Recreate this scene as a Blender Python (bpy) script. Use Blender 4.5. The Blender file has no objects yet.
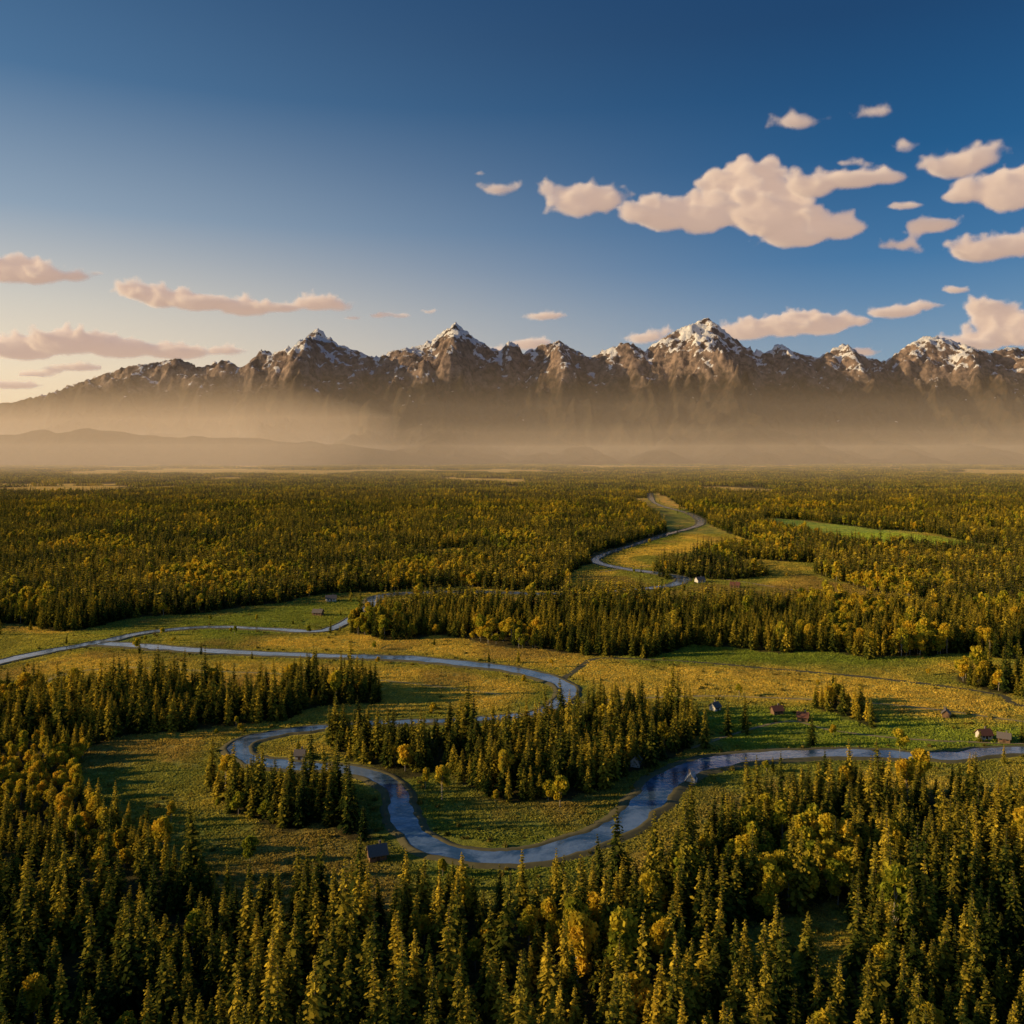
import bpy, math, numpy as np, time
from mathutils import Vector
T0=time.time()
rng=np.random.default_rng(7)
scene=bpy.context.scene
H=120.0; F=887.0; HY=452.0
COL=scene.collection
# ---------------------------------------------------------------- helpers
def W(px,py):
    D=H*F/(py-HY)
    return ((px-512.0)/F*D, D)
def hash2(ix,iy,seed):
    h=(ix.astype(np.int64)*374761393+iy.astype(np.int64)*668265263+seed*1442695041)&0xffffffff
    h=((h^(h>>13))*1274126177)&0xffffffff
    h=(h^(h>>16))&0xffffffff
    return h/4294967295.0
def vnoise(x,y,seed=0):
    x=np.asarray(x,float);y=np.asarray(y,float)
    ix=np.floor(x);iy=np.floor(y);fx=x-ix;fy=y-iy
    fx=fx*fx*fx*(fx*(fx*6-15)+10);fy=fy*fy*fy*(fy*(fy*6-15)+10)
    a=hash2(ix,iy,seed);b=hash2(ix+1,iy,seed);c=hash2(ix,iy+1,seed);d=hash2(ix+1,iy+1,seed)
    return (a*(1-fx)+b*fx)*(1-fy)+(c*(1-fx)+d*fx)*fy
def fbm(x,y,octv=4,seed=0,gain=0.5):
    s=0;a=1;t=0;f=1
    for o in range(octv):
        s=s+a*vnoise(x*f+o*17.3,y*f-o*9.1,seed+o);t+=a;a*=gain;f*=2.03
    return s/t
def sstep(a,b,x):
    t=np.clip((x-a)/(b-a),0,1);return t*t*(3-2*t)
def inpoly(x,y,poly):
    r=np.zeros(x.shape,bool);n=len(poly);j=n-1
    for i in range(n):
        xi,yi=poly[i];xj,yj=poly[j]
        if yi!=yj:
            c=((yi>y)!=(yj>y))&(x<(xj-xi)*(y-yi)/(yj-yi)+xi)
            r^=c
        j=i
    return r
def catmull(pts,step=3.0):
    P=[pts[0]]+list(pts)+[pts[-1]];out=[]
    P=np.array(P,float)
    for i in range(1,len(P)-2):
        p0,p1,p2,p3=P[i-1],P[i],P[i+1],P[i+2]
        n=max(4,int(np.linalg.norm(p2-p1)/step))
        for k in range(n):
            t=k/n
            out.append(0.5*((2*p1)+(-p0+p2)*t+(2*p0-5*p1+4*p2-p3)*t*t+(-p0+3*p1-3*p2+p3)*t**3))
    out.append(P[-2]);return np.array(out)
def mesh_obj(name,verts,faces,mat=None,smooth=False,coll=None,attrs=None):
    me=bpy.data.meshes.new(name)
    verts=np.asarray(verts,np.float32)
    if isinstance(faces,np.ndarray):
        nf,k=faces.shape
        me.vertices.add(len(verts));me.vertices.foreach_set('co',verts.ravel())
        me.loops.add(nf*k);me.loops.foreach_set('vertex_index',faces.astype(np.int32).ravel())
        me.polygons.add(nf)
        me.polygons.foreach_set('loop_start',np.arange(0,nf*k,k,dtype=np.int32))
        me.polygons.foreach_set('loop_total',np.full(nf,k,dtype=np.int32))
        me.update(calc_edges=True);me.validate()
    else:
        me.from_pydata([tuple(v) for v in verts],[],faces);me.update()
    if smooth and len(me.polygons):
        me.polygons.foreach_set('use_smooth',np.ones(len(me.polygons),bool))
    if attrs:
        for an,(ty,dom,data) in attrs.items():
            a=me.attributes.new(an,ty,dom)
            a.data.foreach_set({'FLOAT':'value','INT':'value','FLOAT_VECTOR':'vector','FLOAT_COLOR':'color'}[ty],np.asarray(data).ravel())
    if mat:
        for m in (mat if isinstance(mat,list) else [mat]): me.materials.append(m)
    ob=bpy.data.objects.new(name,me);(coll or COL).objects.link(ob);return ob
class NT:
    def __init__(s,tree): s.t=tree;tree.nodes.clear()
    def n(s,ty,ins=None,**kw):
        nd=s.t.nodes.new(ty)
        for k,v in kw.items(): setattr(nd,k,v)
        if ins:
            for k,v in ins.items():
                if isinstance(v,bpy.types.NodeSocket): s.t.links.new(v,nd.inputs[k])
                else: nd.inputs[k].default_value=v
        return nd
    def l(s,a,b): s.t.links.new(a,b)
    def m(s,op,a,b=0.0,c=0.0,clamp=False):
        nd=s.n('ShaderNodeMath',{0:a,1:b,2:c},operation=op);nd.use_clamp=clamp;return nd.outputs[0]
    def mix(s,f,a,b,bt='MIX'):
        nd=s.n('ShaderNodeMix',data_type='RGBA',blend_type=bt)
        for i,v in ((0,f),(6,a),(7,b)):
            if isinstance(v,bpy.types.NodeSocket): s.t.links.new(v,nd.inputs[i])
            else: nd.inputs[i].default_value=v if i==0 else (*v[:3],1)
        return nd.outputs[2]
    def ramp(s,f,stops):
        nd=s.n('ShaderNodeValToRGB');cr=nd.color_ramp
        while len(cr.elements)<len(stops): cr.elements.new(0.5)
        for e,(p,c) in zip(cr.elements,stops): e.position=p;e.color=(*c,1)
        s.l(f,nd.inputs[0]);return nd.outputs[0]
    def noise(s,vec,scale,detail=4,rough=0.55,dist=0.0):
        nd=s.n('ShaderNodeTexNoise',{'Scale':scale,'Detail':detail,'Roughness':rough,'Distortion':dist});
        if vec is not None: s.l(vec,nd.inputs['Vector'])
        return nd.outputs[0]
    def mr(s,v,a,b,c=0.0,d=1.0):
        nd=s.n('ShaderNodeMapRange',{0:v,1:a,2:b,3:c,4:d},interpolation_type='SMOOTHSTEP');return nd.outputs[0]
def newmat(name):
    m=bpy.data.materials.new(name);m.use_nodes=True;return m,NT(m.node_tree)
# ---------------------------------------------------------------- sun + world
SUN_AZ=math.radians(-95);SUN_EL=math.radians(14.5)
sd=Vector((math.sin(SUN_AZ)*math.cos(SUN_EL),math.cos(SUN_AZ)*math.cos(SUN_EL),math.sin(SUN_EL)))
sl=bpy.data.lights.new('sun','SUN');sl.energy=5.0;sl.angle=math.radians(0.5);sl.color=(1.0,0.68,0.32)
so=bpy.data.objects.new('sun',sl);COL.objects.link(so);so.rotation_euler=(-sd).to_track_quat('-Z','Y').to_euler();so.location=(-300,0,400)
w=bpy.data.worlds.new('World');scene.world=w;w.use_nodes=True
t=NT(w.node_tree)
sky=t.n('ShaderNodeTexSky',sky_type='NISHITA',sun_disc=False,sun_elevation=SUN_EL,sun_rotation=SUN_AZ,altitude=300,air_density=1.0,dust_density=1.5,ozone_density=2.5)
tc=t.n('ShaderNodeTexCoord').outputs['Generated']
sx=t.n('ShaderNodeSeparateXYZ',{0:tc});el=sx.outputs[2];ax=sx.outputs[0]
elc=t.m('MAXIMUM',el,0.0)
left=t.mr(ax,0.45,-0.60)                        # sunward side of the sky
blue=t.ramp(elc,[(0.0,(0.42,0.38,0.34)),(0.10,(0.19,0.23,0.30)),(0.20,(0.04,0.10,0.21)),(0.30,(0.0,0.035,0.115)),(0.42,(0.0,0.006,0.04)),(1.0,(0.0,0.008,0.045))])
blueL=t.ramp(elc,[(0.0,(1.0,0.66,0.32)),(0.08,(1.0,0.70,0.39)),(0.15,(0.72,0.57,0.38)),(0.24,(0.30,0.32,0.33)),(0.36,(0.07,0.12,0.19)),(0.5,(0.02,0.045,0.10)),(1.0,(0.0,0.01,0.06))])
cg=t.mix(left,blue,blueL)
skc=t.mix(1.0,sky.outputs[0],(0.32,0.72,0.95),'MULTIPLY')
bgA=t.n('ShaderNodeBackground',{'Color':skc,'Strength':0.05})
bgB=t.n('ShaderNodeBackground',{'Color':cg,'Strength':0.85})
t.l(t.n('ShaderNodeAddShader',{0:bgA.outputs[0],1:bgB.outputs[0]}).outputs[0],t.n('ShaderNodeOutputWorld').inputs[0])
scene.view_settings.view_transform='Standard'
try: scene.view_settings.look='None'
except: pass
# ---------------------------------------------------------------- camera
cam=bpy.data.cameras.new('camera');co=bpy.data.objects.new('camera',cam);COL.objects.link(co)
co.location=(0,0,H);co.rotation_euler=(math.radians(90),0,0)
cam.sensor_width=36;cam.lens=F/1024*36;cam.shift_y=-(512-HY)/1024;cam.clip_end=120000;cam.clip_start=1
scene.camera=co
# ---------------------------------------------------------------- plan of the valley (metres)
def poly(l): return [W(*p) for p in l]
riverA=catmull(poly([(650,492),(655,503),(690,514),(700,524),(668,534),(630,546),(602,555),(597,562),(620,568),(655,573),(682,578),(672,585),(630,590),(560,594),(480,592),(410,593),(378,597),(372,606),(350,620),(320,631),(270,629),(210,627),(150,632),(105,641),(50,651),(0,662),(-80,682),(-200,695),(-500,720)]))
riverB=catmull(poly([(95,643),(130,645),(180,649),(250,653),(330,656),(400,658),(460,663),(510,669),(547,678),(567,689),(560,701),(530,714),(480,719),(420,722),(350,725),(290,731),(250,740),(238,750),(255,761),(300,766),(350,770),(385,779),(399,796),(402,815),(415,835),(440,850),(480,857),(530,855),(580,843),(620,825),(650,800),(668,780),(702,765),(750,757),(800,754),(870,753),(940,756),(1024,750),(1150,752),(1400,775)]),2.0)
rivpts=np.vstack([riverA,riverB])
gx=np.arange(-1500,1500,10.0);gy=np.arange(60,2600,10.0)
GX,GY=np.meshgrid(gx,gy)
def rdist_exact(x,y):
    out=np.full(x.shape,1e9);fx=x.ravel();fy=y.ravel();o=out.ravel();R=rivpts[::2]
    for s in range(0,len(fx),4000):
        d=(fx[s:s+4000,None]-R[None,:,0])**2+(fy[s:s+4000,None]-R[None,:,1])**2
        o[s:s+4000]=np.sqrt(d.min(1))
    return o.reshape(x.shape)
RD=rdist_exact(GX,GY)
def rdist(x,y):
    u=np.clip((x-gx[0])/10,0,len(gx)-1.001);v=np.clip((y-gy[0])/10,0,len(gy)-1.001)
    i=u.astype(int);j=v.astype(int);a=u-i;b=v-j
    r=(RD[j,i]*(1-a)+RD[j,i+1]*a)*(1-b)+(RD[j+1,i]*(1-a)+RD[j+1,i+1]*a)*b
    far=(x<gx[0])|(x>gx[-1])|(y<gy[0])|(y>gy[-1])
    return np.where(far,500,r)
def terr(x,y):
    x=np.asarray(x,float);y=np.asarray(y,float)
    k=sstep(14,70,rdist(x,y))
    return k*((fbm(x/140,y/140,2,3)-0.45)*4.0+(fbm(x/900,y/900,2,9)-0.5)*8*sstep(900,3000,y))-0.25*(1-k)
FOREST=[
 [(-3000,456.5),(4000,456.5),(4000,640),(1200,655),(1024,657),(950,657),(860,656),(780,651),(700,641),(640,655),(560,652),(530,648),(450,641),(365,634),(372,618),(395,606),(470,604),(560,606),(565,592),(480,588),(400,590),(330,597),(260,606),(200,614),(120,622),(60,630),(0,627),(-600,640),(-3000,660)],
 [(-3000,745),(-300,705),(0,700),(120,694),(260,690),(385,689),(400,700),(330,712),(250,722),(160,735),(85,744),(70,765),(85,795),(120,830),(165,862),(190,885),(215,905),(300,925),(350,915),(430,912),(500,908),(570,903),(650,875),(700,843),(760,818),(815,800),(870,792),(960,795),(1024,802),(1300,815),(3000,850),(4000,2500),(-4000,2500)],
 [(195,795),(196,781),(255,784),(325,797),(372,808),(388,838),(366,845),(300,828),(228,812)],
 [(328,750),(365,741),(420,740),(500,735),(570,718),(640,706),(690,712),(706,726),(690,745),(642,765),(605,785),(560,800),(505,800),(445,787),(400,770),(350,757)],
 [(960,680),(1024,672),(1200,680),(1200,708),(1024,697),(975,690)],
 [(812,709),(850,705),(893,718),(884,725),(835,716)],
]
OPEN=[
 [(565,592),(563,575),(590,562),(632,545),(668,532),(660,520),(640,506),(625,498),(655,497),(690,510),(720,524),(745,536),(790,553),(835,560),(820,574),(870,588),(930,602),(960,607),(860,608),(760,604),(690,602),(620,598)],
 [(760,517),(800,519),(860,526),(930,535),(990,546),(1010,552),(930,549),(860,543),(800,532)],
 [(690,486),(740,487),(800,491),(770,494),(715,492)],
 [(435,477),(500,479),(545,483),(490,484),(450,481)],
 [(140,468),(240,469),(350,473),(330,476),(200,473)],
 [(930,469),(1100,470),(1200,474),(1000,475)],
 [(560,465),(700,466),(720,468),(600,468)],
 [(395,553),(430,549),(470,551),(475,557),(430,559)],
 [(640,490),(660,492),(700,512),(660,500)],
 [(715,940),(770,918),(850,910),(880,935),(860,975),(800,990),(745,980)],
 [(-50,655),(-3000,668),(-3000,735),(-300,700),(-50,690)],
]
ADD=[[(648,570),(665,561),(720,559),(778,574),(740,580),(700,575),(665,577)],
     [(700,552),(740,547),(800,551),(850,562),(835,566),(770,560),(720,560)]]
FOREST=[poly(p) for p in FOREST];OPEN=[poly(p) for p in OPEN];ADD=[poly(p) for p in ADD]
def isforest(x,y):
    s=np.clip(y/400,0.5,6)
    nx_=x+(fbm(x/(28*s),y/(28*s),3,21)-0.5)*26*s;ny_=y+(fbm(x/(28*s),y/(28*s),3,55)-0.5)*30*s
    f=np.zeros(x.shape,bool)
    for p in FOREST: f|=inpoly(nx_,ny_,p)
    for p in OPEN: f&=~inpoly(nx_,ny_,p)
    g=fbm(x/620,y/800,4,77)
    f&=~((g>0.69-0.12*sstep(2900,5500,y))&(y>2500))
    for p in ADD: f|=inpoly(nx_,ny_,p)
    return f
# ---------------------------------------------------------------- materials
def foliage(name,stops,trans=0.35,nscale=0.008):
    m,t=newmat(name)
    pos=t.n('ShaderNodeNewGeometry').outputs['Position']
    rnd=t.n('ShaderNodeObjectInfo').outputs['Random']
    tint=t.n('ShaderNodeAttribute',attribute_name='tint').outputs['Fac']
    nz=t.noise(pos,nscale,4)
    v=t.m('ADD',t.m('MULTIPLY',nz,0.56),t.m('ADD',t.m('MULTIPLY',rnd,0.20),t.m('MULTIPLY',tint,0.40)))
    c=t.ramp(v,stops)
    d=t.n('ShaderNodeBsdfDiffuse',{'Color':c});tr=t.n('ShaderNodeBsdfTranslucent',{'Color':c})
    mx=t.n('ShaderNodeMixShader',{0:trans,1:d.outputs[0],2:tr.outputs[0]})
    t.l(mx.outputs[0],t.n('ShaderNodeOutputMaterial').inputs[0]);return m
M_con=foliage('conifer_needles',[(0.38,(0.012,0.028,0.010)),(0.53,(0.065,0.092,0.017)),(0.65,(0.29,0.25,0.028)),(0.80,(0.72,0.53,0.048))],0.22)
M_bro=foliage('autumn_leaves',[(0.34,(0.07,0.12,0.02)),(0.53,(0.26,0.30,0.03)),(0.68,(0.60,0.49,0.04)),(0.86,(0.74,0.50,0.042))],0.4)
M_shr=foliage('shrub_leaves',[(0.30,(0.07,0.10,0.022)),(0.5,(0.20,0.19,0.04)),(0.75,(0.40,0.30,0.06))],0.3,0.02)
def plain(name,c,rough=0.85,var=0.3,sc=3.0):
    m,t=newmat(name);tc=t.n('ShaderNodeTexCoord').outputs['Object']
    n=t.noise(tc,sc,5)
    cc=t.mix(n,[x*(1-var) for x in c],[min(1,x*(1+var)) for x in c])
    b=t.n('ShaderNodeBsdfPrincipled',{'Base Color':cc,'Roughness':rough})
    t.l(b.outputs[0],t.n('ShaderNodeOutputMaterial').inputs[0]);return m
M_bark=plain('bark',(0.10,0.07,0.05))
M_birch=plain('pale_bark',(0.30,0.27,0.22))
# ground
M_gr,t=newmat('meadow_soil')
pos=t.n('ShaderNodeNewGeometry').outputs['Position']
cov=t.n('ShaderNodeAttribute',attribute_name='cover').outputs['Color']
n1=t.noise(pos,0.5,6,0.65);n2=t.noise(pos,0.05,5,0.6,0.5);n3=t.noise(pos,2.5,3,0.7)
c=t.mix(1.0,cov,t.ramp(n1,[(0.3,(0.42,0.48,0.45)),(0.5,(0.95,0.97,0.9)),(0.72,(1.6,1.5,1.2))]),'MULTIPLY')
c=t.mix(1.0,c,t.ramp(n2,[(0.33,(0.50,0.66,0.55)),(0.5,(1,1,1)),(0.68,(1.4,1.15,0.85))]),'MULTIPLY')
bp=t.n('ShaderNodeBump',{'Height':t.m('ADD',n3,t.m('MULTIPLY',n1,1.5)),'Strength':1.0,'Distance':1.0})
b=t.n('ShaderNodeBsdfPrincipled',{'Base Color':c,'Roughness':0.95,'Normal':bp.outputs[0],'Specular IOR Level':0.1})
t.l(b.outputs[0],t.n('ShaderNodeOutputMaterial').inputs[0])
# standing grass
M_grass,t=newmat('grass_blades')
gc=t.n('ShaderNodeAttribute',attribute_name='gcol',attribute_type='INSTANCER').outputs['Color']
tint=t.n('ShaderNodeAttribute',attribute_name='tint').outputs['Fac']
c=t.mix(1.0,gc,t.ramp(tint,[(0.0,(0.7,0.75,0.6)),(1.0,(1.35,1.25,1.1))]),'MULTIPLY')
d=t.n('ShaderNodeBsdfDiffuse',{'Color':c});tr=t.n('ShaderNodeBsdfTranslucent',{'Color':c})
t.l(t.n('ShaderNodeMixShader',{0:0.4,1:d.outputs[0],2:tr.outputs[0]}).outputs[0],t.n('ShaderNodeOutputMaterial').inputs[0])
# water
M_wat,t=newmat('river_water')
pos=t.n('ShaderNodeNewGeometry').outputs['Position']
bp=t.n('ShaderNodeBump',{'Height':t.noise(pos,0.5,3,0.6),'Strength':0.35,'Distance':0.3})
wn=t.noise(pos,0.06,5,0.6,0.8)
rr=t.mr(wn,0.35,0.7,0.02,0.12)
wc=t.mix(t.mr(wn,0.40,0.60),(0.04,0.09,0.16),(0.20,0.30,0.44))  # paler blue patches put bright sky highlights into the base colour
b=t.n('ShaderNodeBsdfPrincipled',{'Base Color':wc,'Roughness':rr,'Normal':bp.outputs[0],'IOR':2.0})
t.l(b.outputs[0],t.n('ShaderNodeOutputMaterial').inputs[0])
M_bank=plain('river_bank_soil',(0.13,0.12,0.05),0.95,0.5,0.4)
M_dirt=plain('dirt',(0.34,0.27,0.13),0.95,0.35,0.3)
M_ditch=plain('ditch_soil',(0.09,0.085,0.04),0.95,0.4,0.3)
# ---------------------------------------------------------------- ground sheet
u=np.linspace(-1.5,1.5,741)
ys=list(np.arange(-600,100,25.0));y=100.0
while y<18000: ys.append(y);y+=0.0062*(y+230)
ys=np.array(ys)
XX=u[None,:]*(np.maximum(ys,100)[:,None]+250);YY=np.repeat(ys[:,None],len(u),1)
ZZ=terr(XX,YY)
fo=isforest(XX,YY)
fz=fbm(XX/90,YY/110,4,31);fz2=fbm(XX/35,YY/60,4,41)
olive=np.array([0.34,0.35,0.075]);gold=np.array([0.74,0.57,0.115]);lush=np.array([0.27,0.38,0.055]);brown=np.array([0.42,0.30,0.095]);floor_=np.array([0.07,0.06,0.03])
def lerp(a,b,k): return a*(1-k[...,None])+b*k[...,None]
cv=lerp(olive[None,None]*np.ones(XX.shape+(3,)),gold,sstep(0.42,0.62,fz))
cv=lerp(cv,brown,sstep(0.52,0.68,fz2)*0.65)
def soft(pl,k=12):
    p=poly(pl);m=np.zeros(XX.shape)
    for i in range(5):
        dx=(fbm(XX/20,YY/25,3,90+i)-0.5)*k*2.5+rng.normal()*k*0.25;dy=(fbm(XX/20,YY/25,3,190+i)-0.5)*k*2.5+rng.normal()*k*0.25
        m+=inpoly(XX+dx,YY+dy,p)
    return m/5
cv=lerp(cv,gold*1.0,soft([(560,676),(600,662),(720,668),(860,682),(960,700),(1200,712),(1200,722),(940,716),(800,700),(700,700),(600,700)])*sstep(0.2,0.6,fz2+0.15)*0.9)
cv=lerp(cv,lush*1.1,soft([(700,712),(800,708),(940,722),(1200,735),(1200,750),(880,748),(760,752),(710,740)])*0.85)
cv=lerp(cv,lush*0.9,soft([(600,660),(700,640),(860,652),(1024,655),(1024,662),(860,664),(720,664)])*0.7)
cv=lerp(cv,lush*1.0,soft([(-300,632),(60,632),(250,612),(372,596),(372,622),(200,640),(0,655),(-300,670)])*0.45)
cv=lerp(cv,brown*0.9,soft([(800,576),(930,600),(860,606),(720,600)],20)*0.8)
cv=lerp(cv,lush*1.5,soft([(760,517),(860,526),(990,546),(930,549),(800,532)],30)*0.8)
cv=lerp(cv,np.array([0.80,0.52,0.13]),(YY>1900)*1.0*(~fo))
rdv=rdist(XX,YY)
cv=lerp(cv,lush*0.8,(1-sstep(8,26,rdv))*0.5)
cvm=np.clip(cv.copy(),0,0.8)
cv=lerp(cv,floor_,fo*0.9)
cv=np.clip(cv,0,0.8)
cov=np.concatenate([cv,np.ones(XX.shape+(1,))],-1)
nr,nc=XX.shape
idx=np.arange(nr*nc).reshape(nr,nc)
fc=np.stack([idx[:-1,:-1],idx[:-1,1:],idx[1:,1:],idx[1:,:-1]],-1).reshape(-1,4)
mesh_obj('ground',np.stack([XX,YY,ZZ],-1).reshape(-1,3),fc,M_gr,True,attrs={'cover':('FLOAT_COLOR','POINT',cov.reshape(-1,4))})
print('ground',time.time()-T0)
# ---------------------------------------------------------------- ribbons
def ribbon(name,pts,offs,zs,mat,seed=0,jit=0.0,wfun=None,follow=False):
    P=np.asarray(pts);T=np.gradient(P,axis=0);
    for _ in range(3): T[1:-1]=(T[:-2]+2*T[1:-1]+T[2:])/4
    T/=np.linalg.norm(T,axis=1)[:,None]+1e-9
    N=np.stack([-T[:,1],T[:,0]],1);n=len(P);s=np.arange(n)
    V=[]
    for k,(o,z) in enumerate(zip(offs,zs)):
        ww=1.0 if wfun is None else wfun(s)
        side=0 if o<0 else 50
        j=(fbm(P[:,0]/9+side,P[:,1]/9,3,seed)-0.5)*jit
        oo=o*ww+np.sign(o)*j
        q=P+N*oo[:,None]
        zz=np.full(n,z) if not follow else terr(q[:,0],q[:,1])+z
        V.append(np.column_stack([q,zz]))
    V=np.stack(V,1);m=len(offs);idx=np.arange(n*m).reshape(n,m)
    f=np.stack([idx[:-1,:-1],idx[:-1,1:],idx[1:,1:],idx[1:,:-1]],-1).reshape(-1,4)[:,::-1]
    return mesh_obj(name,V.reshape(-1,3),f,mat,True)
wf=lambda s:1+0.20*np.sin(s*0.021)+0.14*np.sin(s*0.053+1)
for nm,P,wd in (('river',riverA,4.8),('river',riverB,4.2)):
    ribbon(nm,P,[-wd,-wd*0.5,0,wd*0.5,wd],[0.12]*5 if P is riverB else [0.09]*5,M_wat,5,4.2,wf)
    for sgn in (-1,1):
        o=[wd-0.8,wd+0.4,wd+1.2,wd+3.2]
        z=[-0.1,0.35,0.30,-0.32]
        if P is riverB: zz=z
        else: zz=[a-0.02 for a in z]
        offs=[sgn*a for a in o]
        if sgn>0: ob=ribbon('riverbank',P,offs,zz,M_bank,5,4.2,wf)
        else: ob=ribbon('riverbank',P,offs[::-1],zz[::-1],M_bank,5,4.2,wf)
tracks=[([(560,706),(600,700),(680,697),(760,699),(850,704),(940,712),(1024,722),(1150,735)],0.8,M_dirt),
 ([(40,690),(60,676),(120,668),(230,672),(330,677),(420,684),(500,694)],0.6,M_dirt),
 ([(690,748),(740,732),(790,722),(830,730),(900,738),(985,742),(1100,746)],0.8,M_dirt),
 ([(600,572),(650,566),(700,575),(760,585),(830,596)],2.0,M_dirt)]
trackpts=[]
for pl,wd,mt in tracks:
    cp=catmull(poly(pl),2.0);trackpts.append(cp);ribbon('dirt_track',cp,[-wd,0,wd],[0.09,0.10,0.09],mt,8,0.9,None,True)
for pl in ([(555,684),(578,668),(600,657),(680,661),(770,669),(850,676),(930,686),(1000,697),(1024,708),(1150,722)],):
    cp=catmull(poly(pl),2.0);trackpts.append(cp);ribbon('ditch',cp,[-1.8,0,1.8],[0.09,0.10,0.09],M_ditch,9,2.0,None,True)
TP=np.vstack(trackpts)[::2]
# ---------------------------------------------------------------- tree prototypes
def quads(cen,ax1,ax2):
    n=len(cen);v=np.stack([cen-ax1-ax2,cen+ax1-ax2*0.6,cen+ax1*1.0+ax2,cen-ax1*0.7+ax2*0.8],1).reshape(-1,3)
    return v,np.arange(n*4).reshape(n,4)
def trunk(h,r,n=6,seg=5,bend=0.0):
    v=[];f=[]
    for k in range(seg+1):
        z=h*k/seg;rr=r*(1-0.9*k/seg)
        for a in range(n): v.append((math.cos(a*2*math.pi/n)*rr+bend*(k/seg)**2,math.sin(a*2*math.pi/n)*rr,z-0.3*(k==0)))
    for k in range(seg):
        for a in range(n): f.append((k*n+a,k*n+(a+1)%n,(k+1)*n+(a+1)%n,(k+1)*n+a))
    return np.array(v),np.array(f)
def assemble(name,parts,mats,loc,coll):
    V=[];Fc=[];M=[];TI=[];o=0
    for v,f,mi,ti in parts:
        V.append(v);Fc.append(f+o);M.append(np.full(len(f),mi));o+=len(v)
        TI.append(np.full(len(v),ti) if np.isscalar(ti) else ti)
    ob=mesh_obj(name,np.vstack(V),np.vstack(Fc),mats,attrs={'tint':('FLOAT','POINT',np.concatenate(TI))})
    ob.data.polygons.foreach_set('material_index',np.concatenate(M).astype(np.int32))
    ob.location=loc
    COL.objects.unlink(ob);coll.objects.link(ob);return ob
def conifer_geo(R,h,wr,whorls,nb,nq,qs,r):
    C=[];A=[];B=[];TI=[]
    for k in range(whorls):
        tz=0.05+0.94*(k/(whorls-1))**0.95
        L=wr*(1-tz)**0.75*(0.88+0.14*math.sin(k*2.4))+0.12
        if tz<0.18: L*=0.55+2.5*tz
        n=max(3,int(nb*(0.5+0.5*(1-tz))))
        off=r.uniform(0,6.28)
        for b in range(n):
            a=off+b*6.283/n+r.normal()*0.25;LL=L*r.uniform(0.6,1.2)
            if r.random()<0.06: continue
            d=np.array([math.cos(a),math.sin(a),0]);s=np.array([-d[1],d[0],0])
            droop=-0.20-0.25*(1-tz)+r.normal()*0.06
            bt=r.random()*0.25
            for q in range(nq):
                tt=(q+0.55+r.uniform(-0.2,0.2))/nq
                c=d*LL*tt+np.array([0,0,tz*h+LL*tt*droop+0.12*LL*tt*tt])+r.normal(0,0.05,3)*LL
                wdt=qs*(0.34+0.75*LL/wr)*(1.15-0.55*tt)*r.uniform(0.8,1.2);ln=LL/nq*0.85
                dd=d+np.array([0,0,droop])+r.normal(0,0.25,3)
                ss=s+r.normal(0,0.40,3);ss[2]-=0.1
                C.append(c);A.append(dd*ln);B.append(ss*wdt);TI+= [bt+0.45*tt+0.45*tz-0.08]*4  # lighter to tips and top: sunlit tips in colour, older inner needles darker
    v,f=quads(np.array(C),np.array(A),np.array(B))
    return v,f,np.array(TI)
def conifer(name,h,wr,whorls,nb,nq,qs,seed,loc,coll):
    r=np.random.default_rng(seed)
    v,f,ti=conifer_geo(None,h,wr,whorls,nb,nq,qs,r)
    tv,tf=trunk(h*0.99,h*0.014+0.04)
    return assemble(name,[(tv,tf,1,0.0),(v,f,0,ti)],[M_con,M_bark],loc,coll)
def broad_geo(h,wr,nq,qs,r,lobes=9):
    lc=[];lr=[]
    for i in range(lobes):
        a=r.uniform(0,6.28);rad=wr*0.62*math.sqrt(r.random());z=h*r.uniform(0.34,0.86)
        k=1-abs(z/h-0.55)*0.9
        lc.append((math.cos(a)*rad*k,math.sin(a)*rad*k,z));lr.append(wr*r.uniform(0.34,0.55))
    lc.append((0,0,h*0.86));lr.append(wr*0.38)
    lc=np.array(lc);lr=np.array(lr)
    li=r.integers(0,len(lc),nq)
    d=r.normal(size=(nq,3));d/=np.linalg.norm(d,axis=1)[:,None]
    rad=r.random(nq)**0.4
    c=lc[li]+d*(lr[li]*rad)[:,None]*np.array([1,1,0.85])
    a=r.normal(size=(nq,3));a/=np.linalg.norm(a,axis=1)[:,None]
    b=np.cross(a,r.normal(size=(nq,3)));b/=np.linalg.norm(b,axis=1)[:,None]+1e-6
    s=qs*r.uniform(0.6,1.3,nq)[:,None]
    v,f=quads(c,a*s,b*s)
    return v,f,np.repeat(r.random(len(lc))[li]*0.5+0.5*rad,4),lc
def broadleaf(name,h,wr,nq,qs,seed,loc,coll,limbs=True):
    r=np.random.default_rng(seed)
    v,f,ti,lc=broad_geo(h,wr,nq,qs,r)
    tv,tf=trunk(h*0.8,h*0.013+0.04)
    parts=[(tv,tf,1,0.0),(v,f,0,ti)]
    if limbs:
        for c in lc:
            lv,lf=trunk(1.0,0.05,4,2)
            p0=np.array([0,0,max(h*0.2,c[2]*0.6)]);d=c-p0
            lv=np.column_stack([lv[:,0]*1.6+d[0]*lv[:,2],lv[:,1]*1.6+d[1]*lv[:,2],d[2]*lv[:,2]])+p0
            parts.append((lv,lf,1,0.0))
    return assemble(name,parts,[M_bro,M_birch],loc,coll)
def newcol(n): c=bpy.data.collections.new(n);COL.children.link(c);return c
cCN=newcol('conifers');cBN=newcol('broadleaves');cCF=newcol('far_conifers');cBF=newcol('far_broadleaves');cP=newcol('far_woodland');cS=newcol('shrub_kinds');cG=newcol('grass_kinds')
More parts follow.
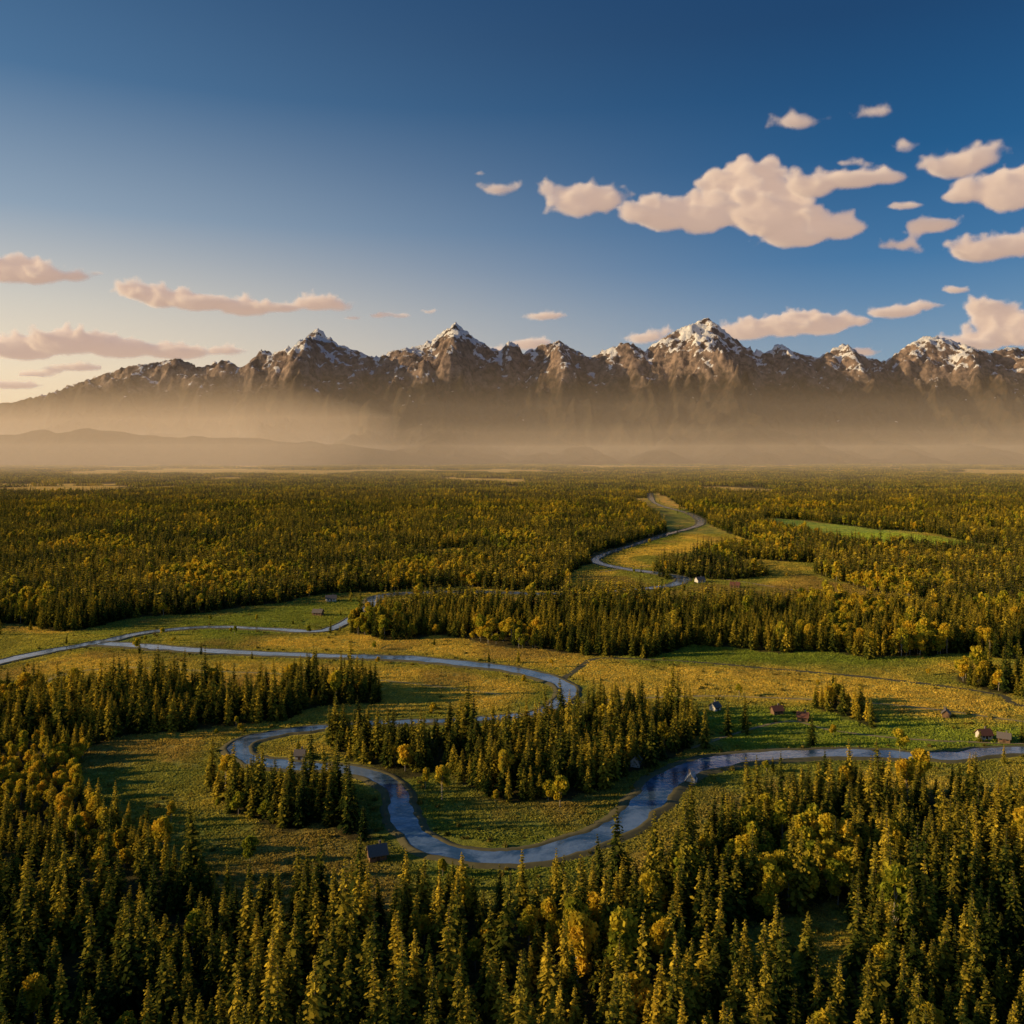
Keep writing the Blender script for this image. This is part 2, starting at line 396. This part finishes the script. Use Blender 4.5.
def at(px,py): x,y=W(px,py);return (x,y,float(terr(np.array([x]),np.array([y]))[0]))
spots=[(728,735),(745,730),(812,745),(705,748),(350,742),(262,792),(540,796)]
for i,(h,wr,wh) in enumerate([(14,2.9,24),(15.5,2.7,26),(12,3.0,22),(17.5,3.3,26),(10.5,2.5,19),(13.5,2.3,24),(8,2.3,16)]):
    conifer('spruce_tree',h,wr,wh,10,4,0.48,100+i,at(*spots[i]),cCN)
for i,(h,wr) in enumerate([(11,3.6),(9.5,3.8),(12.5,3.4),(8,3.0)]):
    broadleaf('birch_tree',h,wr,1300,0.32,200+i,at(*[(560,806),(900,752),(442,800),(250,862)][i]),cBN)
for i,(h,wr) in enumerate([(14,2.9),(15.5,2.8),(12,3.0),(13.5,2.6)]):
    conifer('pine_tree',h,wr,12,6,2,0.85,300+i,at(640+i*22,588+i*1.5),cCF)
for i,(h,wr) in enumerate([(11,3.3),(9.5,3.4),(12,3.1)]):
    broadleaf('aspen_tree',h,wr,190,0.66,400+i,at(840+i*30,598+i),cBF,False)
def patch(name,n,size,seed,loc):
    r=np.random.default_rng(seed);parts=[]
    for i in range(n):
        x,y=r.uniform(-size/2,size/2,2);isb=r.random()<0.12
        if isb: v,f,ti,_=broad_geo(r.uniform(8,12),3.3,22,1.5,r,4)
        else: v,f,ti=conifer_geo(None,r.uniform(10,16),3.1,6,5,1,1.3,r)
        v=v+np.array([x,y,0]);parts.append((v,f,1 if isb else 0,ti*0.3+r.random()*0.65))
    return assemble(name,parts,[M_con,M_bro],loc,cP)
for i in range(4): patch('woodland',90,85,500+i,at(300+i*150,482))
def shrub(seed,loc):
    r=np.random.default_rng(seed);n=90
    d=r.normal(size=(n,3));d/=np.linalg.norm(d,axis=1)[:,None];d[:,2]=abs(d[:,2])
    c=d*(r.random(n)**0.4)[:,None]*np.array([0.9,0.9,0.8])
    a=r.normal(size=(n,3))*0.16;b=r.normal(size=(n,3))*0.16
    v,f=quads(c,a,b);tv,tf=trunk(0.6,0.06,4,2)
    return assemble('shrub',[(v,f,0,r.random(len(v))),(tv,tf,1,0.)],[M_shr,M_bark],loc,cS)
for i in range(3): shrub(600+i,at(700+30*i,690+4*i))
def tuft(seed,loc):
    r=np.random.default_rng(seed);n=75
    x=r.uniform(-2.3,2.3,n);y=r.uniform(-2.3,2.3,n);hh=r.uniform(0.12,0.42,n);a=r.uniform(0,3.14,n);wd=r.uniform(0.15,0.42,n)
    dx_=np.cos(a)*wd;dy_=np.sin(a)*wd;lx=r.normal(0,0.10,n);ly=r.normal(0,0.10,n)
    v=np.stack([np.column_stack([x-dx_,y-dy_,-0.1+0*x]),np.column_stack([x+dx_,y+dy_,-0.1+0*x]),np.column_stack([x+dx_*0.7+lx,y+dy_*0.7+ly,hh]),np.column_stack([x-dx_*0.5+lx,y-dy_*0.5+ly,hh*0.8])],1).reshape(-1,3)
    return assemble('grass_clump',[(v,np.arange(n*4).reshape(n,4),0,np.repeat(r.random(n),4))],[M_grass],loc,cG)
for i in range(3): tuft(700+i,at(720+30*i,700+4*i))
# ---------------------------------------------------------------- instancing
def gn_scatter(name,coll,x,y,z,sc,kinds,r,tilt=0.03,extra=None):
    n=len(x)
    scl=np.column_stack([sc*r.uniform(0.88,1.15,n),sc*r.uniform(0.88,1.15,n),sc*r.uniform(0.85,1.2,n)])
    rot=np.column_stack([r.normal(0,tilt,n),r.normal(0,tilt,n),r.uniform(0,6.283,n)])
    at_={'scl':('FLOAT_VECTOR','POINT',scl),'rot':('FLOAT_VECTOR','POINT',rot),'idx':('INT','POINT',r.integers(0,kinds,n).astype(np.int32))}
    if extra: at_.update(extra)
    ob=mesh_obj(name,np.column_stack([x,y,z]),[],None,attrs=at_)
    ng=bpy.data.node_groups.new(name,'GeometryNodeTree')
    ng.interface.new_socket('Geometry',in_out='INPUT',socket_type='NodeSocketGeometry')
    ng.interface.new_socket('Geometry',in_out='OUTPUT',socket_type='NodeSocketGeometry')
    N=ng.nodes;L=ng.links
    gi=N.new('NodeGroupInput');go=N.new('NodeGroupOutput');iop=N.new('GeometryNodeInstanceOnPoints');ci=N.new('GeometryNodeCollectionInfo')
    ci.inputs['Collection'].default_value=coll;ci.inputs['Separate Children'].default_value=True;ci.inputs['Reset Children'].default_value=True
    L.new(gi.outputs[0],iop.inputs['Points']);L.new(ci.outputs[0],iop.inputs['Instance']);iop.inputs['Pick Instance'].default_value=True
    for an,ty,sk in (('idx','INT','Instance Index'),('rot','FLOAT_VECTOR','Rotation'),('scl','FLOAT_VECTOR','Scale')):
        na=N.new('GeometryNodeInputNamedAttribute');na.data_type=ty;na.inputs[0].default_value=an
        o=[s for s in na.outputs if s.enabled and s.name=='Attribute'][0];L.new(o,iop.inputs[sk])
    L.new(iop.outputs[0],go.inputs[0])
    md=ob.modifiers.new('scatter','NODES');md.node_group=ng
    print(name,n);return ob
def cand(y0,y1,s0,umax,r):
    X=[];Y=[];y=y0
    while y<y1:
        s=s0(y);wx=umax*y+60
        n=int(2*wx/s);X.append(-wx+(np.arange(n)+r.uniform(0,1,n))*s);Y.append(y+r.uniform(0,1,n)*s*1.0)
        y+=s
    return np.concatenate(X),np.concatenate(Y)
r=np.random.default_rng(11)
x,y=cand(110,2600,lambda y:4.5 if y<600 else 4.5+(y-600)*0.0022,0.72,r)
rd=rdist(x,y)
f=isforest(x,y)
dens=fbm(x/25,y/25,3,61)
f&=(dens>0.33)|(r.random(len(x))<0.4)
sc_=(~f)&(r.random(len(x))<0.003)&(y<1400)
rim=(~f)&(rd<24)&(r.random(len(x))<0.05)&(fbm(x/30,y/30,2,88)>0.5)
keep=(f|sc_|rim)&(rd>np.where(y<1000,9,12))
x=x[keep];y=y[keep];ff=f[keep]
z=terr(x,y)
bn=fbm(x/60,y/80,4,71)
pb=np.where(ff,0.04+0.7*sstep(0.56,0.70,bn),0.55)
isb=r.random(len(x))<pb
sc=0.70+0.60*fbm(x/40,y/40,3,73)+r.normal(0,0.19,len(x));sc=np.clip(sc,0.4,1.5);sc=np.where(ff,sc,sc*0.5)
shortened=inpoly(x,y,poly([(-200,738),(95,738),(110,790),(150,840),(200,890),(60,900),(-200,850)]))  # zone where trees are shortened so sun reaches the clearing
sc=np.where(shortened,np.minimum(sc*0.72,0.8),sc)
near=y<650
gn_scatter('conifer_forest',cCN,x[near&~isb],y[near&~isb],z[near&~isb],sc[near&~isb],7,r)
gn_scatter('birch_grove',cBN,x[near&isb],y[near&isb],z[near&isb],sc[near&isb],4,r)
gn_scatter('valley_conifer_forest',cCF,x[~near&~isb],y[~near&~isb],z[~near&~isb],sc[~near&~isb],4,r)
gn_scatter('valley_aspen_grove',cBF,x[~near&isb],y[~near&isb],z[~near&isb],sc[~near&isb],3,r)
x,y=cand(2600,9000,lambda y:78.0,0.75,r)
f=isforest(x,y);x=x[f];y=y[f]
gn_scatter('distant_forest',cP,x,y,terr(x,y),np.ones(len(x)),4,r,0.0)
x,y=cand(200,1100,lambda y:3.2+y*0.003,0.70,r)
f=isforest(x,y);rd=rdist(x,y);q=fbm(x/22,y/28,3,81)
k=(~f)&(rd>7)&((r.random(len(x))<0.004)|((q>0.60)&(r.random(len(x))<0.22))|((rd<15)&(r.random(len(x))<0.20)))
x=x[k];y=y[k];gn_scatter('shrubs',cS,x,y,terr(x,y),r.uniform(0.3,1.2,len(x))**1.3,3,r)
# standing grass over the meadows
x,y=cand(190,1300,lambda y:3.6+max(0,y-500)*0.003,0.66,r)
f=isforest(x,y);rd=rdist(x,y);k=(~f)&(rd>8.5);x=x[k];y=y[k]
td=np.full(len(x),1e9)
for s in range(0,len(x),4000):
    td[s:s+4000]=np.sqrt(((x[s:s+4000,None]-TP[None,:,0])**2+(y[s:s+4000,None]-TP[None,:,1])**2).min(1))
k=td>2.6;x=x[k];y=y[k]
ri=np.clip(np.searchsorted(ys,y),0,len(ys)-1)
ui=np.clip(np.round((x/(np.maximum(y,100)+250)+1.5)/3.0*740).astype(int),0,740)
gcol=cvm[ri,ui]*r.uniform(0.8,1.2,(len(x),1))
gcol=np.column_stack([np.clip(gcol,0,0.85),np.ones(len(x))])
gsc=np.where(y>500,1+(y-500)*0.0008,1.0)
gn_scatter('meadow_grass',cG,x,y,terr(x,y),gsc*r.uniform(0.8,1.15,len(x)),3,r,0.0,{'gcol':('FLOAT_COLOR','POINT',gcol)})
print('trees',time.time()-T0)
# ---------------------------------------------------------------- mountains (fluvially eroded heightfield)
SKY=[(-900,385),(-600,375),(-400,392),(-200,398),(-60,404),(0,404),(25,400),(48,394),(70,386),(100,376),(130,366),(155,363),(178,358),(200,368),(225,360),(242,368),(262,351),(275,353),(295,345),(318,328),(335,343),(352,350),(375,358),(395,351),(420,346),(437,338),(455,323),(475,339),(495,352),(515,363),(535,352),(558,341),(575,350),(590,358),(610,348),(628,343),(645,351),(660,340),(682,328),(708,318),(725,331),(745,348),(765,353),(780,344),(800,355),(818,358),(845,343),(865,357),(885,362),(905,347),(925,336),(945,338),(965,345),(990,353),(1010,347),(1040,352),(1100,335),(1200,356),(1300,345),(1500,375),(1900,390)]
sp=np.array(SKY,float);st=(sp[:,0]-512)/F;se=(HY-sp[:,1])/F
dx=46.0;mx=np.arange(-12500,12500,dx);my=np.arange(8000,16600,dx)
MX,MY=np.meshgrid(mx,my)
yc=12300+450*(fbm(mx/2600,mx*0,3,5)-0.5)*2
A=np.interp(mx/yc,st,se)*yc+H
dyc=np.abs(MY-yc[None])
prof=np.exp(-(dyc/2000)**1.3)
U=(A[None]/1500)**2.2*prof*30*(0.8+0.4*fbm(MX/1500,MY/1500,3,19))
rr=np.random.default_rng(3)
h=prof*A[None]*0.2+fbm(MX/600,MY/600,5,6)*260*prof+rr.random(MX.shape)*6
ny_,nx2=h.shape
edge=np.zeros(h.shape,bool);edge[0]=edge[-1]=True;h[edge]=0
msl=(0.38+0.75*fbm(MX/420,MY/420,4,8))*(0.55+0.65*prof)
I=np.arange(h.size).reshape(h.shape)
for it in range(60):
    hp=np.pad(h,1,mode='constant',constant_values=1e9);ip=np.pad(I,1,mode='edge')
    best=np.zeros(h.shape);rec=I.copy();dist=np.full(h.shape,dx)
    for dj in (-1,0,1):
        for di in (-1,0,1):
            if dj==0 and di==0: continue
            L_=dx*math.hypot(dj,di);hn=hp[1+dj:1+dj+ny_,1+di:1+di+nx2];s_=(h-hn)/L_
            g=s_>best;best[g]=s_[g];rec[g]=ip[1+dj:1+dj+ny_,1+di:1+di+nx2][g];dist[g]=L_
    rec[edge]=I[edge]
    rl=rec.ravel().tolist();order=np.argsort(h.ravel(),kind='stable');ol=order.tolist()
    Ar=[1.0]*h.size
    for i in reversed(ol):
        q=rl[i]
        if q!=i: Ar[q]+=Ar[i]
    Fk=(0.075*np.sqrt(np.array(Ar))*dx/dist.ravel())
    Fl=Fk.tolist();hl=(h+U).ravel();hl[edge.ravel()]=0;hl=hl.tolist();cap=(msl.ravel()*dist.ravel()).tolist()
    for i in ol:
        q=rl[i]
        if q!=i:
            v=(hl[i]+Fl[i]*hl[q])/(1+Fl[i]);mxh=hl[q]+cap[i]
            hl[i]=v if v<mxh else mxh
    h=np.array(hl).reshape(h.shape)
print('erosion',time.time()-T0,h.max())
def up(a):
    b=np.zeros((a.shape[0]*2-1,a.shape[1]*2-1));b[::2,::2]=a;b[1::2,::2]=(a[:-1]+a[1:])/2;b[:,1::2]=(b[:,:-2:2]+b[:,2::2])/2;return b
h=up(h);MX=up(MX);MY=up(MY)
yc2=np.interp(MX[0],mx,yc);A2=np.interp(MX[0]/yc2,st,se)*yc2+H
# the crest itself: a knife-edge arete that ties the summits together
wob=(fbm(MX/350,MY/350,3,66)-0.5)
cr=A2[None]-0.66*np.abs(MY-yc2[None]+wob*520)*(0.75+0.5*fbm(MX/220,MY/500,3,67))-60
h=np.where(h>cr,h,cr) 
h=np.minimum(h,A2[None]*1.0+40+0*h)
# spurs and couloirs running down from the crest
warp=(fbm(MX/900,MY/900,3,91)-0.5)*900
sp1=1-np.abs(fbm((MX+warp)/620,MY/2600,3,92,0.5)*2-1)*2.4
away=sstep(150,1100,np.abs(MY-yc2[None]))
h=h+(sp1-0.55)*330*np.clip(h/900,0,1)*away
rid=1-np.abs(fbm(MX/240+fbm(MX/300,MY/300,2,44),MY/240,5,12,0.58)*2-1)*2.2
h=h+(rid-0.6)*74*np.clip(h/800,0,1.3)
def gsm(a,s):
    n=int(s*3);k=np.exp(-0.5*(np.arange(-n,n+1)/s)**2);k/=k.sum();return np.convolve(np.pad(a,n,mode='edge'),k,'valid')
for _ in range(2):
    b=MX/MY;bins=np.clip(((b+1.2)/2.4*2400).astype(int),0,2399)
    e=(h-H)/MY;act=np.full(2400,-1.0);np.maximum.at(act,bins.ravel(),e.ravel())
    bc=(np.arange(2400)+0.5)/2400*2.4-1.2;ok=act>0.005
    act=np.interp(bc,bc[ok],act[ok])
    ratio=gsm(np.clip(np.interp(bc,st,se)/act,0.75,1.3),4.0)
    ratio=np.interp(b,bc,ratio)
    h=h*(1+(ratio-1)*np.clip(h/1200,0,1))
h=h-25*np.exp(-np.minimum(MY-MY.min(),MY.max()-MY)/250)
print('scaled',h.max())
nr,nc=h.shape;idx=np.arange(nr*nc).reshape(nr,nc)
fc=np.stack([idx[:-1,:-1],idx[:-1,1:],idx[1:,1:],idx[1:,:-1]],-1).reshape(-1,4)
M_mt,t=newmat('mountain_rock')
g=t.n('ShaderNodeNewGeometry');pos=g.outputs['Position'];nz_=t.n('ShaderNodeSeparateXYZ',{0:g.outputs['Normal']}).outputs[2];pz=t.n('ShaderNodeSeparateXYZ',{0:pos}).outputs[2]
a1=t.noise(pos,0.0035,6,0.62);a2=t.noise(pos,0.012,7,0.65);a3=t.noise(pos,0.03,4,0.7)
rock=t.mix(t.mr(a2,0.35,0.65),(0.075,0.060,0.060),(0.34,0.25,0.205))
low=t.mix(t.mr(a2,0.4,0.6),(0.015,0.015,0.010),(0.050,0.034,0.019))
zz=t.m('ADD',pz,t.m('MULTIPLY',t.m('SUBTRACT',a1,0.5),900))
c=t.mix(t.mr(zz,850,1250),low,rock)
sf=t.m('ADD',t.m('MULTIPLY',t.m('SUBTRACT',pz,1290),0.0011),t.m('MULTIPLY',t.m('SUBTRACT',a2,0.5),2.4))
sf=t.m('ADD',sf,t.m('MULTIPLY',t.m('SUBTRACT',a1,0.5),4.0));sf=t.m('ADD',sf,t.m('MULTIPLY',t.m('SUBTRACT',nz_,0.78),1.6))
c=t.mix(t.mr(sf,0.16,0.23),c,(0.80,0.81,0.84))
bp=t.n('ShaderNodeBump',{'Height':t.m('ADD',a2,t.m('MULTIPLY',a3,0.4)),'Strength':1.0,'Distance':40.0})
b=t.n('ShaderNodeBsdfPrincipled',{'Base Color':c,'Roughness':0.92,'Normal':bp.outputs[0],'Specular IOR Level':0.1})
t.l(b.outputs[0],t.n('ShaderNodeOutputMaterial').inputs[0])
mesh_obj('mountain_range',np.stack([MX,MY,h],-1).reshape(-1,3),fc,M_mt,False)
hx=np.arange(-9000,2500,40.0);hy=np.arange(7300,9700,40.0);HX,HYy=np.meshgrid(hx,hy)
e_=np.interp(HX/8400,[(p-512)/F for p in (-600,-300,-100,20,90,160,230,330,420,560)],[(HY-q)/F*8400+H for q in (424,428,440,435,424,432,436,441,452,470)])
hh=(e_)*np.exp(-((HYy-8400)/480)**2)*(0.75+0.45*fbm(HX/350,HYy/350,5,15))-12
nr,nc=hh.shape;idx=np.arange(nr*nc).reshape(nr,nc)
fc=np.stack([idx[:-1,:-1],idx[:-1,1:],idx[1:,1:],idx[1:,:-1]],-1).reshape(-1,4)
mesh_obj('foothills',np.stack([HX,HYy,hh],-1).reshape(-1,3),fc,M_mt,True)
# ---------------------------------------------------------------- haze
def haze(x0,x1,y0,y1,z0,z1,dens,col,g=0.0,k=0.15):
    m,t=newmat('haze_air');v=t.n('ShaderNodeVolumeScatter',{'Color':(*col,1),'Density':dens,'Anisotropy':g})
    e=t.n('ShaderNodeEmission',{'Color':(1,0.55,0.25,1),'Strength':dens*k})   # added warm glow to brighten the haze, standing in for multiple scattering
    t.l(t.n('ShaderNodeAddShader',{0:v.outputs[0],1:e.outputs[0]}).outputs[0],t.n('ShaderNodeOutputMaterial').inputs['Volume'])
    V=[(x,y,z) for z in (z0,z1) for y in (y0,y1) for x in (x0,x1)]
    mesh_obj('valley_haze',V,[(0,2,3,1),(4,5,7,6),(0,1,5,4),(2,6,7,3),(0,4,6,2),(1,3,7,5)],m)
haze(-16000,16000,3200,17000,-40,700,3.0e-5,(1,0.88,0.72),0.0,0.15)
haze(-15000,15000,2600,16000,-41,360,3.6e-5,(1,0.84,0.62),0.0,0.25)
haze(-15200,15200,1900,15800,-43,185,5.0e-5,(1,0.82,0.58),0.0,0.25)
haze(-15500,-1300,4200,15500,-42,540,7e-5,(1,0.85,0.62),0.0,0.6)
# ---------------------------------------------------------------- clouds
M_cl,t=newmat('cloud_vapour')
pos=t.n('ShaderNodeNewGeometry').outputs['Position']
dn=t.n('ShaderNodeAttribute',attribute_name='density').outputs['Fac']
nzv=t.noise(pos,0.0050,4,0.74)
dd_=t.m('SUBTRACT',t.m('MULTIPLY',dn,1.75),t.m('MULTIPLY',nzv,1.65),clamp=True)
d=t.m('MULTIPLY',t.m('MULTIPLY',dd_,t.m('ADD',dd_,0.12)),0.030)
vs=t.n('ShaderNodeVolumeScatter',{'Color':(1,0.95,0.88,1),'Density':d,'Anisotropy':0.0})
em=t.n('ShaderNodeEmission',{'Color':(1.0,0.66,0.48,1),'Strength':t.m('MULTIPLY',d,0.30)})  # added peach glow standing in for light scattered within the cloud
t.l(t.n('ShaderNodeAddShader',{0:vs.outputs[0],1:em.outputs[0]}).outputs[0],t.n('ShaderNodeOutputMaterial').inputs['Volume'])
import bmesh
_bm=bmesh.new();bmesh.ops.create_icosphere(_bm,subdivisions=2,radius=1);_bm.verts.ensure_lookup_table()
ICV=np.array([v.co[:] for v in _bm.verts]);ICF=np.array([[v.index for v in f.verts] for f in _bm.faces]);_bm.free()
def cloud(puffs,alt=2250.0,seed=0,vox=None):
    r=np.random.default_rng(seed)
    ybase=max(p[1]+p[3] for p in puffs);D=alt*F/(HY-ybase)
    D=min(D,17500.0)
    V=[];Fc=[];o=0
    def add(c,rad):
        nonlocal o
        V.append(ICV*rad+c);Fc.append(ICF+o);o+=len(ICV)
    for (px,py,rx,ry) in puffs:
        rx*=D/F;ry*=D/F
        c=np.array([(px-512)/F*D,D+r.uniform(-0.25,0.25)*rx,H+(HY-py)/F*D])
        R=np.array([rx*1.0,rx*0.6,ry*0.98]);add(c,R)
        for k in range(24):
            d=r.normal(size=3);d/=np.linalg.norm(d)
            if d[2]<-0.3: d[2]*=-1
            q=r.uniform(0.22,0.5);add(c+d*R*1.12,np.array([1,1,0.85])*ry*q*r.uniform(0.9,1.35))
    ob=mesh_obj('cloud',np.vstack(V),np.vstack(Fc),M_cl)
    vx=vox or max(16.0,D/F*2.0)
    ng=bpy.data.node_groups.new('cloud_volume','GeometryNodeTree')
    ng.interface.new_socket('Geometry',in_out='INPUT',socket_type='NodeSocketGeometry')
    ng.interface.new_socket('Geometry',in_out='OUTPUT',socket_type='NodeSocketGeometry')
    N=ng.nodes;L=ng.links;gi=N.new('NodeGroupInput');go=N.new('NodeGroupOutput')
    mv=N.new('GeometryNodeMeshToVolume');mv.resolution_mode='VOXEL_SIZE'
    mv.inputs['Voxel Size'].default_value=vx;mv.inputs['Interior Band Width'].default_value=vx*5;mv.inputs['Density'].default_value=1.0
    sm=N.new('GeometryNodeSetMaterial');sm.inputs['Material'].default_value=M_cl
    L.new(gi.outputs[0],mv.inputs['Mesh']);L.new(mv.outputs[0],sm.inputs[0]);L.new(sm.outputs[0],go.inputs[0])
    rm=ob.modifiers.new('merge','REMESH');rm.mode='VOXEL';rm.voxel_size=vx
    md=ob.modifiers.new('volume','NODES');md.node_group=ng
CL=[
 [(500,189,26,12),(478,186,10,6)],[(480,174,9,5)],
 [(552,192,22,14),(578,207,30,18),(602,200,28,20)],[(635,217,26,15),(665,215,36,22),(702,217,36,24)],
 [(728,203,38,28),(752,190,38,28),(765,218,46,28),(795,238,42,16),(838,228,36,18),(815,222,34,16)],[(812,186,32,19),(850,181,42,15),(885,178,28,14)],
 [(798,122,28,15),(776,125,13,7)],[(876,112,26,12),(860,119,14,7)],[(905,148,16,12)],[(850,162,18,8),(866,166,14,7)],
 [(958,165,36,19),(984,158,24,17),(935,174,15,10)],[(1002,194,38,28),(1040,190,34,24),(965,196,30,14)],[(930,226,34,14),(898,244,28,10),(916,253,15,8)],
 [(985,250,40,17),(1012,246,34,17),(1050,250,30,15)],[(958,290,20,8)],[(905,205,26,8)],
 [(-20,268,36,18),(12,272,34,19),(40,276,34,16),(70,276,28,11),(95,273,18,8)],
 [(130,290,24,15),(160,298,32,16),(200,303,42,15),(245,308,38,14),(280,309,34,11),(320,304,32,14),(343,308,18,10)],
 [(378,316,13,6),(400,315,18,6)],[(430,312,10,5)],[(543,317,32,9),(520,318,14,5)],[(352,318,12,5)],
]
CL2=[[(505,350,24,9),(530,345,28,12)],[(645,338,28,11),(665,332,18,9)],[(745,332,36,15),(785,326,40,18),(820,325,38,17),(850,322,28,12)],[(890,314,34,12),(920,307,28,10)],
 [(960,345,40,13),(985,307,28,14),(1003,320,32,18),(1020,335,34,19),(990,342,32,14)],[(20,348,46,19),(70,344,44,19),(120,348,44,17),(175,352,42,14),(225,352,32,10)],[(10,385,40,10)],[(860,352,28,10)],[(80,368,44,9),(30,374,34,9)]]
for i,p in enumerate(CL): cloud(p,seed=i)
for i,p in enumerate(CL2): cloud(p,alt=2200,seed=50+i)
print('clouds',time.time()-T0)
# ---------------------------------------------------------------- cabins
M_log=plain('log_wall',(0.20,0.12,0.07));M_white=plain('whitewash',(0.62,0.60,0.56),0.8,0.1)
M_roofr=plain('red_roof',(0.17,0.07,0.045));M_roofg=plain('weathered_roof',(0.17,0.15,0.14));M_roofw=plain('metal_roof',(0.5,0.5,0.5),0.5,0.1)
M_glass=plain('window_glass',(0.03,0.035,0.04),0.15,0.1);M_door=plain('door_wood',(0.09,0.05,0.03))
def boxv(x0,x1,y0,y1,z0,z1):
    return [(x,y,z) for z in (z0,z1) for y in (y0,y1) for x in (x0,x1)],[(0,2,3,1),(4,5,7,6),(0,1,5,4),(2,6,7,3),(0,4,6,2),(1,3,7,5)]
def cabin(px,py,ang,L,Wd,hw,rh,mw,mr):
    loc=at(px,py);e=bpy.data.objects.new('cabin',None);COL.objects.link(e);e.location=loc;e.rotation_euler=(0,0,math.radians(ang))
    def child(n,v,f,m):
        o=mesh_obj(n,v,f,m);o.parent=e;return o
    a,b=L/2,Wd/2
    v=[(-a,-b,-.4),(a,-b,-.4),(a,b,-.4),(-a,b,-.4),(-a,-b,hw),(a,-b,hw),(a,b,hw),(-a,b,hw),(-a,0,hw+rh),(a,0,hw+rh)]
    child('walls',v,[(0,1,5,4),(2,3,7,6),(1,2,6,9,5),(3,0,4,8,7),(0,3,2,1)],mw)
    o=0.5;k=rh/b;th=0.15
    v=[];
    for s in (-1,1):
        v+= [(-a-o,s*(b+o),hw-k*o+.03),(a+o,s*(b+o),hw-k*o+.03),(a+o,0,hw+rh+.03),(-a-o,0,hw+rh+.03),(-a-o,s*(b+o),hw-k*o+.03+th),(a+o,s*(b+o),hw-k*o+.03+th),(a+o,0,hw+rh+.03+th),(-a-o,0,hw+rh+.03+th)]
    f=[]
    for q in (0,8): f+=[(q,q+1,q+2,q+3),(q+4,q+5,q+6,q+7),(q,q+1,q+5,q+4),(q,q+3,q+7,q+4),(q+1,q+2,q+6,q+5)]
    child('roof',v,f,mr)
    v,f=boxv(-.5,.5,-b-.05,-b+.05,-.2,2.0);child('door',v,f,M_door)
    for n,xx in (('window_a',-a*.55),('window_b',a*.55)):
        v,f=boxv(xx-.5,xx+.5,-b-.04,-b+.04,1.0,1.9);child(n,v,f,M_glass)
    v,f=boxv(a-.04,a+.04,-.5,.5,1.0,1.9);child('gable_window',v,f,M_glass)
    v,f=boxv(a*.4-.3,a*.4+.3,.3,.9,hw+rh*.4,hw+rh+.9);child('chimney',v,f,M_roofg)
for a in [(377,858,20,5,4,2.2,2.0,M_log,M_roofg),(636,765,70,4,3.4,2.2,1.8,M_white,M_roofg),(691,781,75,3.4,3.4,1.2,2.2,M_white,M_roofw),
          (777,715,10,4.6,3.5,2.1,1.6,M_log,M_roofr),(803,721,-25,4.4,3.4,2.1,1.6,M_log,M_roofr),(715,711,40,4,3.5,2,1.6,M_white,M_roofg),
          (984,738,8,5.2,3.8,2.2,1.8,M_white,M_roofr),(1004,741,-30,4.4,3.5,2.1,1.6,M_log,M_roofg),(946,718,60,3.5,3,2,1.5,M_log,M_roofg),
          (331,601,15,8,6,2.6,2.2,M_white,M_roofg),(318,615,-10,7,5,2.4,2,M_log,M_roofg),(700,582,20,8,6,2.6,2.4,M_white,M_roofg),(735,588,-20,8,6,2.6,2.4,M_log,M_roofr),(640,600,30,8,6,2.6,2.4,M_log,M_roofr),(300,758,0,3.5,3,2,1.5,M_white,M_roofg)]:
    cabin(*a)
print('done',time.time()-T0)
